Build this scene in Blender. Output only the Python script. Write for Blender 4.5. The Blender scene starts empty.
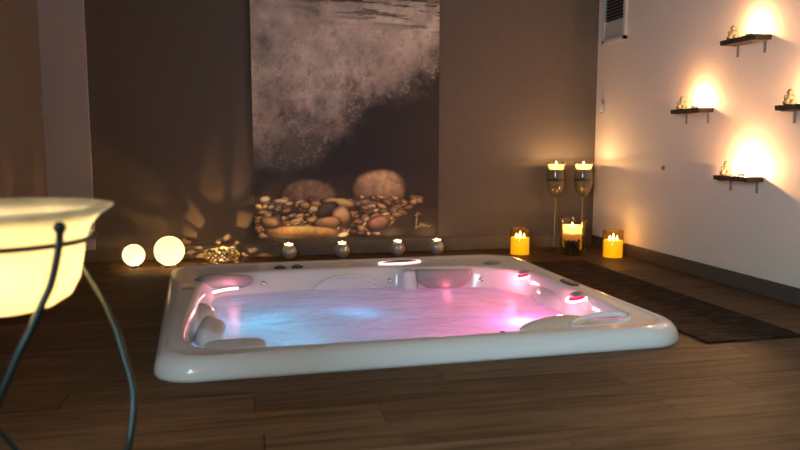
import bpy, bmesh, math, random
import numpy as np
from mathutils import Vector, Matrix, noise as mnoise

random.seed(7)
S = bpy.context.scene
C = bpy.context.scene.collection
PI = math.pi

# ------------------------------------------------------------------ camera, world, big lights, exposure
cam_d = bpy.data.cameras.new('camera')
cam = bpy.data.objects.new('camera', cam_d)
C.objects.link(cam)
cam.location = (0, 0, 0.8)
cam.rotation_euler = (math.radians(90 - 6.497), 0, -math.radians(12.6))
cam_d.lens = 32.4
cam_d.sensor_width = 36
cam_d.dof.use_dof = True
cam_d.dof.focus_distance = 4.0
cam_d.dof.aperture_fstop = 2.8
S.camera = cam

S.view_settings.view_transform = 'Standard'
S.view_settings.look = 'None'
S.view_settings.gamma = 1
S.view_settings.use_curve_mapping = False
S.view_settings.exposure = 0.28
S.cycles.use_denoising = True
S.cycles.max_bounces = 8
S.cycles.transparent_max_bounces = 16
S.cycles.sample_clamp_indirect = 4.0

W = bpy.data.worlds.new('dusk_sky')
S.world = W
W.use_nodes = True
W.node_tree.nodes['Background'].inputs['Color'].default_value = (0.55, 0.78, 0.90, 1)
W.node_tree.nodes['Background'].inputs['Strength'].default_value = 25.0

def light(name, loc, energy, color, radius=0.01, parent=None):
    d = bpy.data.lights.new(name, 'POINT')
    d.energy = energy
    d.color = color
    d.shadow_soft_size = radius
    o = bpy.data.objects.new(name, d)
    C.objects.link(o)
    o.location = loc
    o.parent = parent
    return o

# skylight enters through the window in the left wall, beside the camera: a portal, it gives no light of its own
pd = bpy.data.lights.new('window_portal', 'AREA')
pd.shape = 'RECTANGLE'
pd.size, pd.size_y = 1.3, 1.7
pd.cycles.is_portal = True
po = bpy.data.objects.new('window_portal', pd)
C.objects.link(po)
po.location = (-1.21, -0.45, 1.45)
po.rotation_euler = (0, -PI / 2, 0)

# ------------------------------------------------------------------ materials
class NT:
    def __init__(self, name):
        self.m = bpy.data.materials.new(name)
        self.m.use_nodes = True
        self.t = self.m.node_tree
        self.p = self.t.nodes['Principled BSDF']
        self.out = self.t.nodes['Material Output']
    def n(self, typ, **kw):
        x = self.t.nodes.new(typ)
        for k, v in kw.items():
            if k in x.inputs.keys():
                x.inputs[k].default_value = v
            else:
                setattr(x, k, v)
        return x
    def l(self, a, b):
        self.t.links.new(a, b)
    def coords(self, scale=(1, 1, 1), kind='Object'):
        tc = self.n('ShaderNodeTexCoord')
        mp = self.n('ShaderNodeMapping')
        mp.inputs['Scale'].default_value = scale
        self.l(tc.outputs[kind], mp.inputs['Vector'])
        return mp.outputs['Vector']
    def ramp(self, fac, stops):
        r = self.n('ShaderNodeValToRGB')
        e = r.color_ramp.elements
        while len(e) < len(stops):
            e.new(0.5)
        for el, (p, c) in zip(e, stops):
            el.position = p
            el.color = (*c, 1) if len(c) == 3 else c
        self.l(fac, r.inputs['Fac'])
        return r.outputs['Color']
    def bump(self, h, strength=0.2, dist=0.01):
        b = self.n('ShaderNodeBump', Strength=strength, Distance=dist)
        self.l(h, b.inputs['Height'])
        self.l(b.outputs['Normal'], self.p.inputs['Normal'])
        return b.outputs['Normal']

def plain(name, col, rough=0.5, metal=0.0, emit=None, es=0.0, noise=0.0, nscale=20, coat=0.0):
    a = NT(name)
    a.p.inputs['Base Color'].default_value = (*col, 1)
    a.p.inputs['Roughness'].default_value = rough
    a.p.inputs['Metallic'].default_value = metal
    a.p.inputs['Coat Weight'].default_value = coat
    if emit:
        a.p.inputs['Emission Color'].default_value = (*emit, 1)
        a.p.inputs['Emission Strength'].default_value = es
    if noise:
        v = a.coords()
        nz = a.n('ShaderNodeTexNoise', Scale=nscale, Detail=5.0)
        a.l(v, nz.inputs['Vector'])
        c = a.ramp(nz.outputs['Fac'], [(0.3, tuple(x * (1 - noise) for x in col)), (0.7, tuple(min(1, x * (1 + noise)) for x in col))])
        a.l(c, a.p.inputs['Base Color'])
        a.bump(nz.outputs['Fac'], 0.15, 0.003)
    return a.m

def wall_paint(name, col, var=0.06, scale=60, rough=0.7, weave=False):
    a = NT(name)
    a.p.inputs['Roughness'].default_value = rough
    v = a.coords()
    nz = a.n('ShaderNodeTexNoise', Scale=scale, Detail=4.0)
    a.l(v, nz.inputs['Vector'])
    c = a.ramp(nz.outputs['Fac'], [(0.3, tuple(x * (1 - var) for x in col)), (0.7, tuple(x * (1 + var) for x in col))])
    a.l(c, a.p.inputs['Base Color'])
    h = nz.outputs['Fac']
    if weave:
        v2 = a.coords((260, 260, 70))
        n2 = a.n('ShaderNodeTexNoise', Scale=1.0, Detail=2.0)
        a.l(v2, n2.inputs['Vector'])
        h = n2.outputs['Fac']
    a.bump(h, 0.18, 0.004)
    return a.m

def wood(name, base, rough=0.35, spec=0.5):
    a = NT(name)
    a.p.inputs['Specular IOR Level'].default_value = spec
    a.p.inputs['Roughness'].default_value = rough
    oi = a.n('ShaderNodeObjectInfo')
    tc = a.n('ShaderNodeTexCoord')
    ad = a.n('ShaderNodeVectorMath', operation='ADD')
    sc = a.n('ShaderNodeVectorMath', operation='SCALE')
    sc.inputs['Scale'].default_value = 37.0
    cx = a.n('ShaderNodeCombineXYZ')
    a.l(oi.outputs['Random'], cx.inputs['X'])
    a.l(oi.outputs['Random'], cx.inputs['Z'])
    a.l(cx.outputs['Vector'], sc.inputs[0])
    a.l(tc.outputs['Object'], ad.inputs[0])
    a.l(sc.outputs['Vector'], ad.inputs[1])
    mp = a.n('ShaderNodeMapping')
    mp.inputs['Scale'].default_value = (2.6, 30, 30)
    a.l(ad.outputs['Vector'], mp.inputs['Vector'])
    nz = a.n('ShaderNodeTexNoise', Scale=1.0, Detail=7.0, Roughness=0.65, Distortion=0.6)
    a.l(mp.outputs['Vector'], nz.inputs['Vector'])
    d = tuple(x * 0.38 for x in base)
    b = tuple(x * 1.55 for x in base)
    c = a.ramp(nz.outputs['Fac'], [(0.28, d), (0.5, base), (0.75, b)])
    mx = a.n('ShaderNodeMix', data_type='RGBA', blend_type='MULTIPLY')
    mx.inputs['Factor'].default_value = 1.0
    mr = a.n('ShaderNodeMapRange')
    mr.inputs['To Min'].default_value = 0.78
    mr.inputs['To Max'].default_value = 1.12
    a.l(oi.outputs['Random'], mr.inputs['Value'])
    a.l(c, mx.inputs['A'])
    a.l(mr.outputs['Result'], mx.inputs['B'])
    a.l(mx.outputs['Result'], a.p.inputs['Base Color'])
    a.bump(nz.outputs['Fac'], 0.12, 0.004)
    return a.m

def glass(name, tint=(1, 1, 1), refl=0.12, rough=0.03):
    a = NT(name)
    tr = a.n('ShaderNodeBsdfTransparent')
    tr.inputs['Color'].default_value = (*tint, 1)
    gl = a.n('ShaderNodeBsdfGlossy')
    gl.inputs['Roughness'].default_value = rough
    lw = a.n('ShaderNodeLayerWeight')
    lw.inputs['Blend'].default_value = 0.25
    mr = a.n('ShaderNodeMapRange')
    mr.inputs['To Min'].default_value = refl * 0.35
    mr.inputs['To Max'].default_value = min(0.9, refl * 5)
    a.l(lw.outputs['Facing'], mr.inputs['Value'])
    mix = a.n('ShaderNodeMixShader')
    a.l(mr.outputs['Result'], mix.inputs['Fac'])
    a.l(tr.outputs['BSDF'], mix.inputs[1])
    a.l(gl.outputs['BSDF'], mix.inputs[2])
    a.l(mix.outputs['Shader'], a.out.inputs['Surface'])
    return a.m

def translucent(name, col, tcol, tw=0.6, rough=0.4, vein=0.0, vscale=9, emit=None, es=0.0):
    """diffuse skin that also lets light through from behind (frosted glass, wax, alabaster)"""
    a = NT(name)
    a.p.inputs['Base Color'].default_value = (*col, 1)
    a.p.inputs['Roughness'].default_value = rough
    if emit:
        a.p.inputs['Emission Color'].default_value = (*emit, 1)
        a.p.inputs['Emission Strength'].default_value = es
    ts = a.n('ShaderNodeBsdfTranslucent')
    ts.inputs['Color'].default_value = (*tcol, 1)
    if vein:
        v = a.coords()
        nz = a.n('ShaderNodeTexNoise', Scale=vscale, Detail=6.0, Distortion=1.2)
        a.l(v, nz.inputs['Vector'])
        c = a.ramp(nz.outputs['Fac'], [(0.35, tuple(x * (1 - vein) for x in tcol)), (0.6, tcol)])
        a.l(c, ts.inputs['Color'])
        c2 = a.ramp(nz.outputs['Fac'], [(0.35, tuple(x * (1 - vein) for x in col)), (0.6, col)])
        a.l(c2, a.p.inputs['Base Color'])
    mix = a.n('ShaderNodeMixShader')
    mix.inputs['Fac'].default_value = tw
    a.l(a.p.outputs['BSDF'], mix.inputs[1])
    a.l(ts.outputs['BSDF'], mix.inputs[2])
    a.l(mix.outputs['Shader'], a.out.inputs['Surface'])
    return a.m

def emissive(name, col, strength):
    a = NT(name)
    e = a.n('ShaderNodeEmission')
    e.inputs['Color'].default_value = (*col, 1)
    e.inputs['Strength'].default_value = strength
    a.l(e.outputs['Emission'], a.out.inputs['Surface'])
    return a.m

WARM = (1.0, 0.60, 0.27)
M = {}
M['taupe'] = wall_paint('taupe_wall_fabric', (0.142, 0.109, 0.087), 0.08, 90, 0.75, weave=True)
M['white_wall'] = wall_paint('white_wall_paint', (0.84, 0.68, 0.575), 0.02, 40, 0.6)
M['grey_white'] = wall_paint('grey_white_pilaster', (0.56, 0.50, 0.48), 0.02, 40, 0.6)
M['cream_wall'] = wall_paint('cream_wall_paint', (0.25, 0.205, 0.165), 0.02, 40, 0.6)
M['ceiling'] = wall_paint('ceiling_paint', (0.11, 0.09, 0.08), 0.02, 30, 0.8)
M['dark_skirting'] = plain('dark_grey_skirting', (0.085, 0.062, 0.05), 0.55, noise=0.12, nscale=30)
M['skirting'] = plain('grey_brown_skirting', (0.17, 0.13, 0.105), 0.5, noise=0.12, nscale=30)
M['plank'] = wood('brown_wood_plank', (0.150, 0.084, 0.041), 0.58, 0.12)
M['grout'] = plain('dark_joint', (0.035, 0.026, 0.02), 0.8)
def flame_mat():
    a = NT('candle_flame')
    e = a.n('ShaderNodeEmission'); e.inputs['Color'].default_value = (1.0, 0.72, 0.32, 1); e.inputs['Strength'].default_value = 9
    t = a.n('ShaderNodeBsdfTransparent')
    ad = a.n('ShaderNodeAddShader')
    a.l(e.outputs[0], ad.inputs[0]); a.l(t.outputs[0], ad.inputs[1]); a.l(ad.outputs[0], a.out.inputs['Surface'])
    return a.m
M['flame'] = flame_mat()
M['wick'] = plain('burnt_wick', (0.02, 0.015, 0.012), 0.9)
M['glass'] = glass('clear_glass', (0.96, 0.94, 0.90), 0.14)
M['amber_glass'] = glass('amber_glass', (0.97, 0.86, 0.62), 0.14)
M['smoke_glass'] = glass('smoke_glass', (0.97, 0.93, 0.84), 0.16)
M['alu'] = plain('brushed_tealight_cup', (0.7, 0.68, 0.64), 0.35, 0.9)

# ------------------------------------------------------------------ mesh helpers
def tag(o, label=None, cat=None, group=None, kind=None):
    if label: o['label'] = label
    if cat: o['category'] = cat
    if group: o['group'] = group
    if kind: o['kind'] = kind
    return o

def link(name, me, mat, parent=None, loc=(0, 0, 0), smooth=False):
    o = bpy.data.objects.new(name, me)
    C.objects.link(o)
    if mat is not None and not me.materials:
        me.materials.append(mat)
    if smooth:
        for p in me.polygons:
            p.use_smooth = True
    o.parent = parent
    o.location = loc
    return o

def empty(name, loc=(0, 0, 0), rz=0.0):
    o = bpy.data.objects.new(name, None)
    C.objects.link(o)
    o.location = loc
    o.rotation_euler = (0, 0, rz)
    o.empty_display_size = 0.05
    return o

def obj(name, bm, mat, parent=None, loc=(0, 0, 0), smooth=False):
    me = bpy.data.meshes.new(name)
    bmesh.ops.recalc_face_normals(bm, faces=bm.faces)
    bm.to_mesh(me)
    bm.free()
    return link(name, me, mat, parent, loc, smooth)

def box(bm, x0, x1, y0, y1, z0, z1, bevel=0.0):
    vs = [bm.verts.new((x, y, z)) for x in (x0, x1) for y in (y0, y1) for z in (z0, z1)]
    fs = [(0, 1, 3, 2), (4, 6, 7, 5), (0, 4, 5, 1), (2, 3, 7, 6), (0, 2, 6, 4), (1, 5, 7, 3)]
    faces = [bm.faces.new([vs[i] for i in f]) for f in fs]
    if bevel:
        ed = list({e for f in faces for e in f.edges})
        bmesh.ops.bevel(bm, geom=ed, offset=bevel, segments=2, affect='EDGES', profile=0.6)
    return bm

def boxo(name, x0, x1, y0, y1, z0, z1, mat, parent=None, bevel=0.0, loc=(0, 0, 0)):
    return obj(name, box(bmesh.new(), x0, x1, y0, y1, z0, z1, bevel), mat, parent, loc)

def lathe(bm, prof, n=32, cx=0, cy=0, close_ends=True):
    rings = []
    for r, z in prof:
        if r < 1e-6:
            rings.append([bm.verts.new((cx, cy, z))])
        else:
            rings.append([bm.verts.new((cx + r * math.cos(2 * PI * k / n), cy + r * math.sin(2 * PI * k / n), z)) for k in range(n)])
    for a, b in zip(rings, rings[1:]):
        for k in range(n):
            k2 = (k + 1) % n
            if len(a) == 1 and len(b) == 1:
                continue
            if len(a) == 1:
                bm.faces.new((a[0], b[k], b[k2]))
            elif len(b) == 1:
                bm.faces.new((a[k], b[0], a[k2]))
            else:
                bm.faces.new((a[k], b[k], b[k2], a[k2]))
    return bm

def latheo(name, prof, mat, parent=None, n=32, loc=(0, 0, 0), smooth=True):
    return obj(name, lathe(bmesh.new(), prof, n), mat, parent, loc, smooth)

def catmull(pts, per=8, closed=False):
    pts = [Vector(p) for p in pts]
    n = len(pts)
    out = []
    rng = range(n) if closed else range(n - 1)
    for i in rng:
        if closed:
            p0, p1, p2, p3 = pts[(i - 1) % n], pts[i], pts[(i + 1) % n], pts[(i + 2) % n]
        else:
            p0, p1, p2, p3 = pts[max(i - 1, 0)], pts[i], pts[i + 1], pts[min(i + 2, n - 1)]
        for k in range(per):
            t = k / per
            out.append(0.5 * ((2 * p1) + (p2 - p0) * t + (2 * p0 - 5 * p1 + 4 * p2 - p3) * t * t + (3 * p1 - p0 - 3 * p2 + p3) * t ** 3))
    if not closed:
        out.append(pts[-1].copy())
    return out

def tube(bm, path, r, n=10, closed=False):
    rings = []
    m = len(path)
    up = Vector((0, 0, 1))
    for i, p in enumerate(path):
        if closed:
            d = path[(i + 1) % m] - path[(i - 1) % m]
        else:
            d = path[min(i + 1, m - 1)] - path[max(i - 1, 0)]
        d.normalize()
        a = d.cross(up)
        if a.length < 1e-4:
            a = d.cross(Vector((0, 1, 0)))
        a.normalize()
        b = d.cross(a).normalized()
        rr = r[i] if isinstance(r, (list, tuple)) else r
        rings.append([bm.verts.new(p + a * (rr * math.cos(2 * PI * k / n)) + b * (rr * math.sin(2 * PI * k / n))) for k in range(n)])
    pairs = list(zip(rings, rings[1:])) + ([(rings[-1], rings[0])] if closed else [])
    for a, b in pairs:
        for k in range(n):
            bm.faces.new((a[k], b[k], b[(k + 1) % n], a[(k + 1) % n]))
    if not closed:
        bm.faces.new(rings[0])
        bm.faces.new(rings[-1][::-1])
    return bm

def sgnpow(v, e):
    return math.copysign(abs(v) ** e, v)

def superell(bm, a, b, c, e1=0.6, e2=0.6, nu=32, nv=16, mat=None):
    """rounded pad: half sizes a, b, c"""
    prev = None
    M4 = mat or Matrix.Identity(4)
    for j in range(nv + 1):
        ph = -PI / 2 + PI * j / nv
        cz, sz = sgnpow(math.cos(ph), e1), sgnpow(math.sin(ph), e1)
        if j in (0, nv):
            ring = [bm.verts.new(M4 @ Vector((0, 0, c * sz)))]
        else:
            ring = [bm.verts.new(M4 @ Vector((a * cz * sgnpow(math.cos(2 * PI * k / nu), e2), b * cz * sgnpow(math.sin(2 * PI * k / nu), e2), c * sz))) for k in range(nu)]
        if prev:
            for k in range(nu):
                k2 = (k + 1) % nu
                if len(prev) == 1:
                    bm.faces.new((prev[0], ring[k2], ring[k]))
                elif len(ring) == 1:
                    bm.faces.new((prev[k], prev[k2], ring[0]))
                else:
                    bm.faces.new((prev[k], prev[k2], ring[k2], ring[k]))
        prev = ring
    return bm

def copy_tree(o, parent=None):
    c = o.copy()
    C.objects.link(c)
    c.parent = parent
    for ch in list(o.children):
        copy_tree(ch, c)
    return c

def flame(parent, z, s=1.0, x=0, y=0):
    return latheo('flame', [(0, 0), (0.0045 * s, 0.004 * s), (0.006 * s, 0.010 * s), (0.0045 * s, 0.018 * s), (0.002 * s, 0.027 * s), (0, 0.033 * s)], M['flame'], parent, 12, (x, y, z))

# ------------------------------------------------------------------ the room
XL, XR, YB, YF, ZC = -1.23, 2.70, 5.15, -1.6, 2.5
HX0, HX1, HY0, HY1 = -0.28, 1.66, 2.52, 4.40     # pit under the tub

fb = bmesh.new()
for r in ((XL, XR, YF, HY0), (XL, HX0, HY0, HY1), (HX1, XR, HY0, HY1), (XL, XR, HY1, YB)):
    box(fb, r[0], r[1], r[2], r[3], -0.10, -0.008)
floor = obj('floor', fb, M['grout'])
tag(floor, kind='structure')

PW, PL, GAP = 0.162, 1.22, 0.0026
plank_cache = {}
def plank(x0, x1, y0, y1):
    lx, ly = round(x1 - x0, 4), round(y1 - y0, 4)
    if lx < 0.02 or ly < 0.02:
        return
    key = (lx, ly)
    if key not in plank_cache:
        bm = bmesh.new()
        hx, hy = lx / 2 - GAP / 2, ly / 2 - GAP / 2
        e = 0.0004
        lo = [bm.verts.new((sx * hx, sy * hy, -0.008)) for sx, sy in ((-1, -1), (1, -1), (1, 1), (-1, 1))]
        mi = [bm.verts.new((sx * hx, sy * hy, -e)) for sx, sy in ((-1, -1), (1, -1), (1, 1), (-1, 1))]
        hi = [bm.verts.new((sx * (hx - e), sy * (hy - e), 0)) for sx, sy in ((-1, -1), (1, -1), (1, 1), (-1, 1))]
        for a, b in ((lo, mi), (mi, hi)):
            for k in range(4):
                bm.faces.new((a[k], a[(k + 1) % 4], b[(k + 1) % 4], b[k]))
        bm.faces.new(hi)
        me = bpy.data.meshes.new('plank')
        bm.to_mesh(me); bm.free()
        me.materials.append(M['plank'])
        plank_cache[key] = me
    o = bpy.data.objects.new('plank', plank_cache[key])
    C.objects.link(o)
    o.location = ((x0 + x1) / 2, (y0 + y1) / 2, 0)
    o.parent = floor

k0 = math.floor((YF - 2.114) / PW)
fixed = {0: 0.03, -1: 0.40, -2: 0.05, 1: -0.55, -3: 0.85}
for k in range(k0, 40):
    y0, y1 = 2.114 + k * PW, 2.114 + (k + 1) * PW
    y0c, y1c = max(y0, YF), min(y1, YB)
    if y1c - y0c < 0.02:
        continue
    off = fixed.get(k, random.uniform(0, PL))
    j = off - PL * math.ceil((off - XL) / PL)
    while j < XR:
        a, b = max(j, XL), min(j + PL, XR)
        j += PL
        if b - a < 0.02:
            continue
        if y1c <= HY0 or y0c >= HY1 or b <= HX0 or a >= HX1:
            plank(a, b, y0c, y1c)
        else:
            if y0c < HY0: plank(max(a, HX0), min(b, HX1), y0c, HY0)
            if y1c > HY1: plank(max(a, HX0), min(b, HX1), HY1, y1c)
            if a < HX0: plank(a, HX0, y0c, y1c)
            if b > HX1: plank(HX1, b, y0c, y1c)

def struct(o):
    return tag(o, kind='structure')

struct(boxo('wall_back', XL, XR, YB, YB + 0.12, -0.1, ZC, M['taupe']))
struct(boxo('wall_pilaster', XL, -0.955, YB - 0.03, YB, -0.008, ZC, M['grey_white']))
struct(boxo('wall_right', XR, XR + 0.12, YF, YB + 0.12, -0.1, ZC, M['white_wall']))
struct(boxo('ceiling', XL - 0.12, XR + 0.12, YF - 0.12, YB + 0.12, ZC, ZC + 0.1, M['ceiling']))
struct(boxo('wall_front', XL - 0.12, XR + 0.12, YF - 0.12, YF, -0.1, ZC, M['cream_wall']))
# left wall with the window, beside the camera, that lets in the evening sky
wb = bmesh.new()
wy0, wy1, wz0, wz1 = -1.3, 0.4, 0.8, 2.1
box(wb, XL - 0.12, XL, YF, wy0, -0.1, ZC); box(wb, XL - 0.12, XL, wy1, YB + 0.12, -0.1, ZC)
box(wb, XL - 0.12, XL, wy0, wy1, -0.1, wz0); box(wb, XL - 0.12, XL, wy0, wy1, wz1, ZC)
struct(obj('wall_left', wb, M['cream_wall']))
wf = bmesh.new()
wym = (wy0 + wy1) / 2
for a in ((wy0, wy0 + .05, wz0, wz1), (wy1 - .05, wy1, wz0, wz1), (wy0, wy1, wz0, wz0 + .05), (wy0, wy1, wz1 - .05, wz1), (wym - .03, wym + .03, wz0, wz1)):
    box(wf, XL - 0.08, XL - 0.03, a[0], a[1], a[2], a[3])
win = struct(obj('window_1', wf, plain('white_window_frame', (0.7, 0.7, 0.7), 0.4)))
wgl = glass('window_glass', (0.97, 0.98, 0.98), 0.05)
for a, b in ((wy0 + .05, wym - .03), (wym + .03, wy1 - .05)):
    boxo('pane', XL - 0.058, XL - 0.052, a, b, wz0 + .05, wz1 - .05, wgl, win)

def skirting(name, x0, x1, y0, y1, h=0.085, mat='skirting'):
    struct(boxo(name, x0, x1, y0, y1, 0.0, h, M[mat], None, 0.003))
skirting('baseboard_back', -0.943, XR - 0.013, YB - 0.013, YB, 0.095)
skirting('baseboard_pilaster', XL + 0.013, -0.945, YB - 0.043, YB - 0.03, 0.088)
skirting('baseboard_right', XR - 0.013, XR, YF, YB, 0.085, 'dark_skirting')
skirting('baseboard_left', XL, XL + 0.013, YF, YB - 0.045, 0.085)

# ------------------------------------------------------------------ the hot tub
OC = (0.68, 3.44)
outer_corners = [(-0.300, 2.437), (1.778, 2.472), (1.762, 4.50), (-0.425, 4.48)]
radii = [0.15, 0.20, 0.24, 0.19]

def rounded(poly, rad, seg=14):
    out = []
    n = len(poly)
    for i in range(n):
        p0, p1, p2 = Vector(poly[i - 1]), Vector(poly[i]), Vector(poly[(i + 1) % n])
        r = rad[i]
        a = (p0 - p1).normalized(); b = (p2 - p1).normalized()
        ang = a.angle(b)
        t = r / math.tan(ang / 2)
        s, e = p1 + a * t, p1 + b * t
        cc = p1 + (a + b).normalized() * (r / math.sin(ang / 2))
        a0 = math.atan2(s.y - cc.y, s.x - cc.x); a1 = math.atan2(e.y - cc.y, e.x - cc.x)
        while a1 < a0: a1 += 2 * PI
        if a1 - a0 > PI: a1 -= 2 * PI
        for k in range(seg + 1):
            q = a0 + (a1 - a0) * k / seg
            out.append((cc.x + r * math.cos(q), cc.y + r * math.sin(q)))
    return out

def polar(poly, n=240):
    """distance from OC to the outline along n directions"""
    res = []
    m = len(poly)
    for k in range(n):
        th = 2 * PI * k / n
        d = (math.cos(th), math.sin(th))
        best = 0
        for i in range(m):
            ax, ay = poly[i][0] - OC[0], poly[i][1] - OC[1]
            bx, by = poly[(i + 1) % m][0] - OC[0], poly[(i + 1) % m][1] - OC[1]
            ex, ey = bx - ax, by - ay
            den = d[0] * ey - d[1] * ex
            if abs(den) < 1e-9: continue
            t = (ax * ey - ay * ex) / den
            s = (ax * d[1] - ay * d[0]) / den
            if t > 0 and -1e-6 <= s <= 1 + 1e-6:
                best = max(best, t)
        res.append(best)
    return res

NR = 240
R_out = polar(rounded(outer_corners, radii), NR)
inner_pts = [(-0.16, 4.03), (-0.06, 4.12), (0.2, 4.165), (0.55, 4.17), (0.88, 4.165), (1.0, 4.11), (1.3, 4.06), (1.47, 3.97), (1.565, 3.82), (1.60, 3.6), (1.60, 3.3),
             (1.61, 3.0), (1.60, 2.76), (1.53, 2.63), (1.35, 2.59), (0.9, 2.575), (0.45, 2.57), (0.05, 2.57), (-0.10, 2.60), (-0.19, 2.70), (-0.215, 2.95), (-0.21, 3.35), (-0.20, 3.75)]
inner_poly = [(p.x, p.y) for p in catmull([(x, y, 0) for x, y in inner_pts], 8, True)]
R_in = polar(inner_poly, NR)

def ring_pts(f):
    out = []
    for k in range(NR):
        th = 2 * PI * k / NR
        r, z = f(k)
        out.append((OC[0] + r * math.cos(th), OC[1] + r * math.sin(th), z))
    return out

rings = []
for d, z in ((0.03, -0.004), (0.0, 0.0), (0.0, 0.012), (0.004, 0.030), (0.013, 0.048), (0.028, 0.063), (0.046, 0.072), (0.066, 0.0755)):
    rings.append(ring_pts(lambda k, d=d, z=z: (R_out[k] - d, z)))
def deckr(k, f):
    a, b = R_out[k] - 0.066, R_in[k] + 0.02
    return a + (b - a) * f
def step(k, f, dz):
    w = max(0.0, min(1.0, (R_out[k] - R_in[k] - 0.15) / 0.1))
    return (deckr(k, f), 0.0755 - dz * w)
rings.append(ring_pts(lambda k: step(k, 0.14, 0.0)))
rings.append(ring_pts(lambda k: step(k, 0.20, 0.006)))
rings.append(ring_pts(lambda k: step(k, 0.26, 0.010)))
rings.append(ring_pts(lambda k: step(k, 0.9, 0.010)))
rings.append(ring_pts(lambda k: step(k, 1.0, 0.012)))
for d, z in ((0.008, 0.058), (0.0, 0.048), (-0.010, 0.02), (-0.022, -0.03), (-0.032, -0.08), (-0.05, -0.2), (-0.09, -0.34), (-0.2, -0.40), (-0.38, -0.42), (-0.5, -0.62), (-0.6, -0.64)):
    rings.append(ring_pts(lambda k, d=d, z=z: (R_in[k] + d, z)))
tb = bmesh.new()
vr = [[tb.verts.new(p) for p in r] for r in rings]
for a, b in zip(vr, vr[1:]):
    for k in range(NR):
        tb.faces.new((a[k], a[(k + 1) % NR], b[(k + 1) % NR], b[k]))
cv = tb.verts.new((OC[0], OC[1], -0.65))
for k in range(NR):
    tb.faces.new((vr[-1][k], vr[-1][(k + 1) % NR], cv))
acr = NT('white_acrylic')
acr.p.inputs['Base Color'].default_value = (0.92, 0.90, 0.88, 1)
acr.p.inputs['Roughness'].default_value = 0.11
acr.p.inputs['Coat Weight'].default_value = 0.3
acr.p.inputs['Coat Roughness'].default_value = 0.05
M['acrylic'] = acr.m
tub = empty('hot_tub', (OC[0], OC[1], 0))
tag(tub, 'large white acrylic hot tub sunk in the wooden floor, lit pink and blue', 'hot tub')
TO = (-OC[0], -OC[1], 0)
def tp(x, y, z):
    return (x - OC[0], y - OC[1], z)
obj('shell', tb, M['acrylic'], tub, TO, True)

M['pillow'] = plain('grey_tub_pillow', (0.70, 0.65, 0.63), 0.38, noise=0.05, nscale=12)
M['pillow_dark'] = plain('mauve_grey_tub_pillow', (0.40, 0.35, 0.35), 0.42, noise=0.05, nscale=12)
M['pillow_beige'] = plain('pearl_beige_headrest', (0.90, 0.78, 0.64), 0.12, coat=0.6)
M['dark_plastic'] = plain('dark_grey_plastic', (0.06, 0.055, 0.055), 0.3)
M['grey_plastic'] = plain('grey_plastic', (0.26, 0.25, 0.25), 0.3)
M['chrome'] = plain('chrome', (0.75, 0.74, 0.73), 0.15, 1.0)
M['red_led'] = emissive('red_led_glow', (1.0, 0.03, 0.10), 1.2)
M['pink_led'] = emissive('pink_white_led', (1.0, 0.55, 0.58), 3.2)

def pad(name, loc, half, rot=(0, 0, 0), e1=0.55, e2=0.6, mat=None, label=None):
    o = obj(name, superell(bmesh.new(), *half, e1, e2), mat or M['pillow'], tub, tp(*loc), True)
    o.rotation_euler = rot
    if label: o['label'] = label
    return o

def halfmoon(name, loc, w, hgt, depth, rot, mat):
    """flat top, rounded bottom cushion standing on the back wall"""
    pts = []
    for k in range(25):
        a = PI + PI * k / 24
        pts.append((w * sgnpow(math.cos(a), 0.55), hgt * sgnpow(math.sin(a), 0.75)))
    bm = bmesh.new()
    lay = []
    for s, y in ((0.90, -depth), (0.97, -depth * 0.8), (1.0, -depth * 0.45), (1.0, 0.0)):
        lay.append([bm.verts.new((px * s, y, -hgt * .5 + (pz + hgt * .5) * s)) for px, pz in pts])
    for a, b in zip(lay, lay[1:]):
        for k in range(len(pts)):
            k2 = (k + 1) % len(pts)
            bm.faces.new((a[k], a[k2], b[k2], b[k]))
    bm.faces.new(lay[0]); bm.faces.new(lay[-1][::-1])
    o = obj(name, bm, mat, tub, tp(*loc), True)
    o.rotation_euler = rot
    return o

# cushions
pad('headrest', (-0.095, 4.025, 0.042), (0.165, 0.080, 0.030), (math.radians(-22), math.radians(8), math.radians(28)), mat=M['pillow_dark'])
pad('headrest', (-0.135, 3.07, 0.005), (0.055, 0.13, 0.050), (0, math.radians(28), math.radians(-4)))
pad('headrest', (-0.03, 2.665, 0.048), (0.115, 0.05, 0.018), (math.radians(14), 0, math.radians(2)))
halfmoon('headrest', (1.165, 4.045, 0.06), 0.165, 0.115, 0.035, (math.radians(-14), 0, math.radians(-9)), M['pillow_dark'])
# pearl corner headrest with its ridge, near right
pad('headrest', (1.300, 2.745, 0.014), (0.175, 0.11, 0.036), (math.radians(14), math.radians(-5), math.radians(8)), 1.0, 0.8, M['pillow_beige'], 'pearly beige corner headrest')
rb = bmesh.new()
tube(rb, [Vector((0.135 * math.cos(2 * PI * k / 40), 0.075 * math.sin(2 * PI * k / 40), 0.012 * math.cos(2 * PI * k / 40))) for k in range(40)], 0.012, 10, True)
o = obj('ridge', rb, M['acrylic'], tub, tp(1.475, 2.715, 0.055), True)
o.rotation_euler = (0, 0, math.radians(8))
pad('armrest', (1.49, 2.72, 0.035), (0.115, 0.06, 0.018), (0, 0, math.radians(8)), 0.8, 0.9, M['pillow_beige'])
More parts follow.
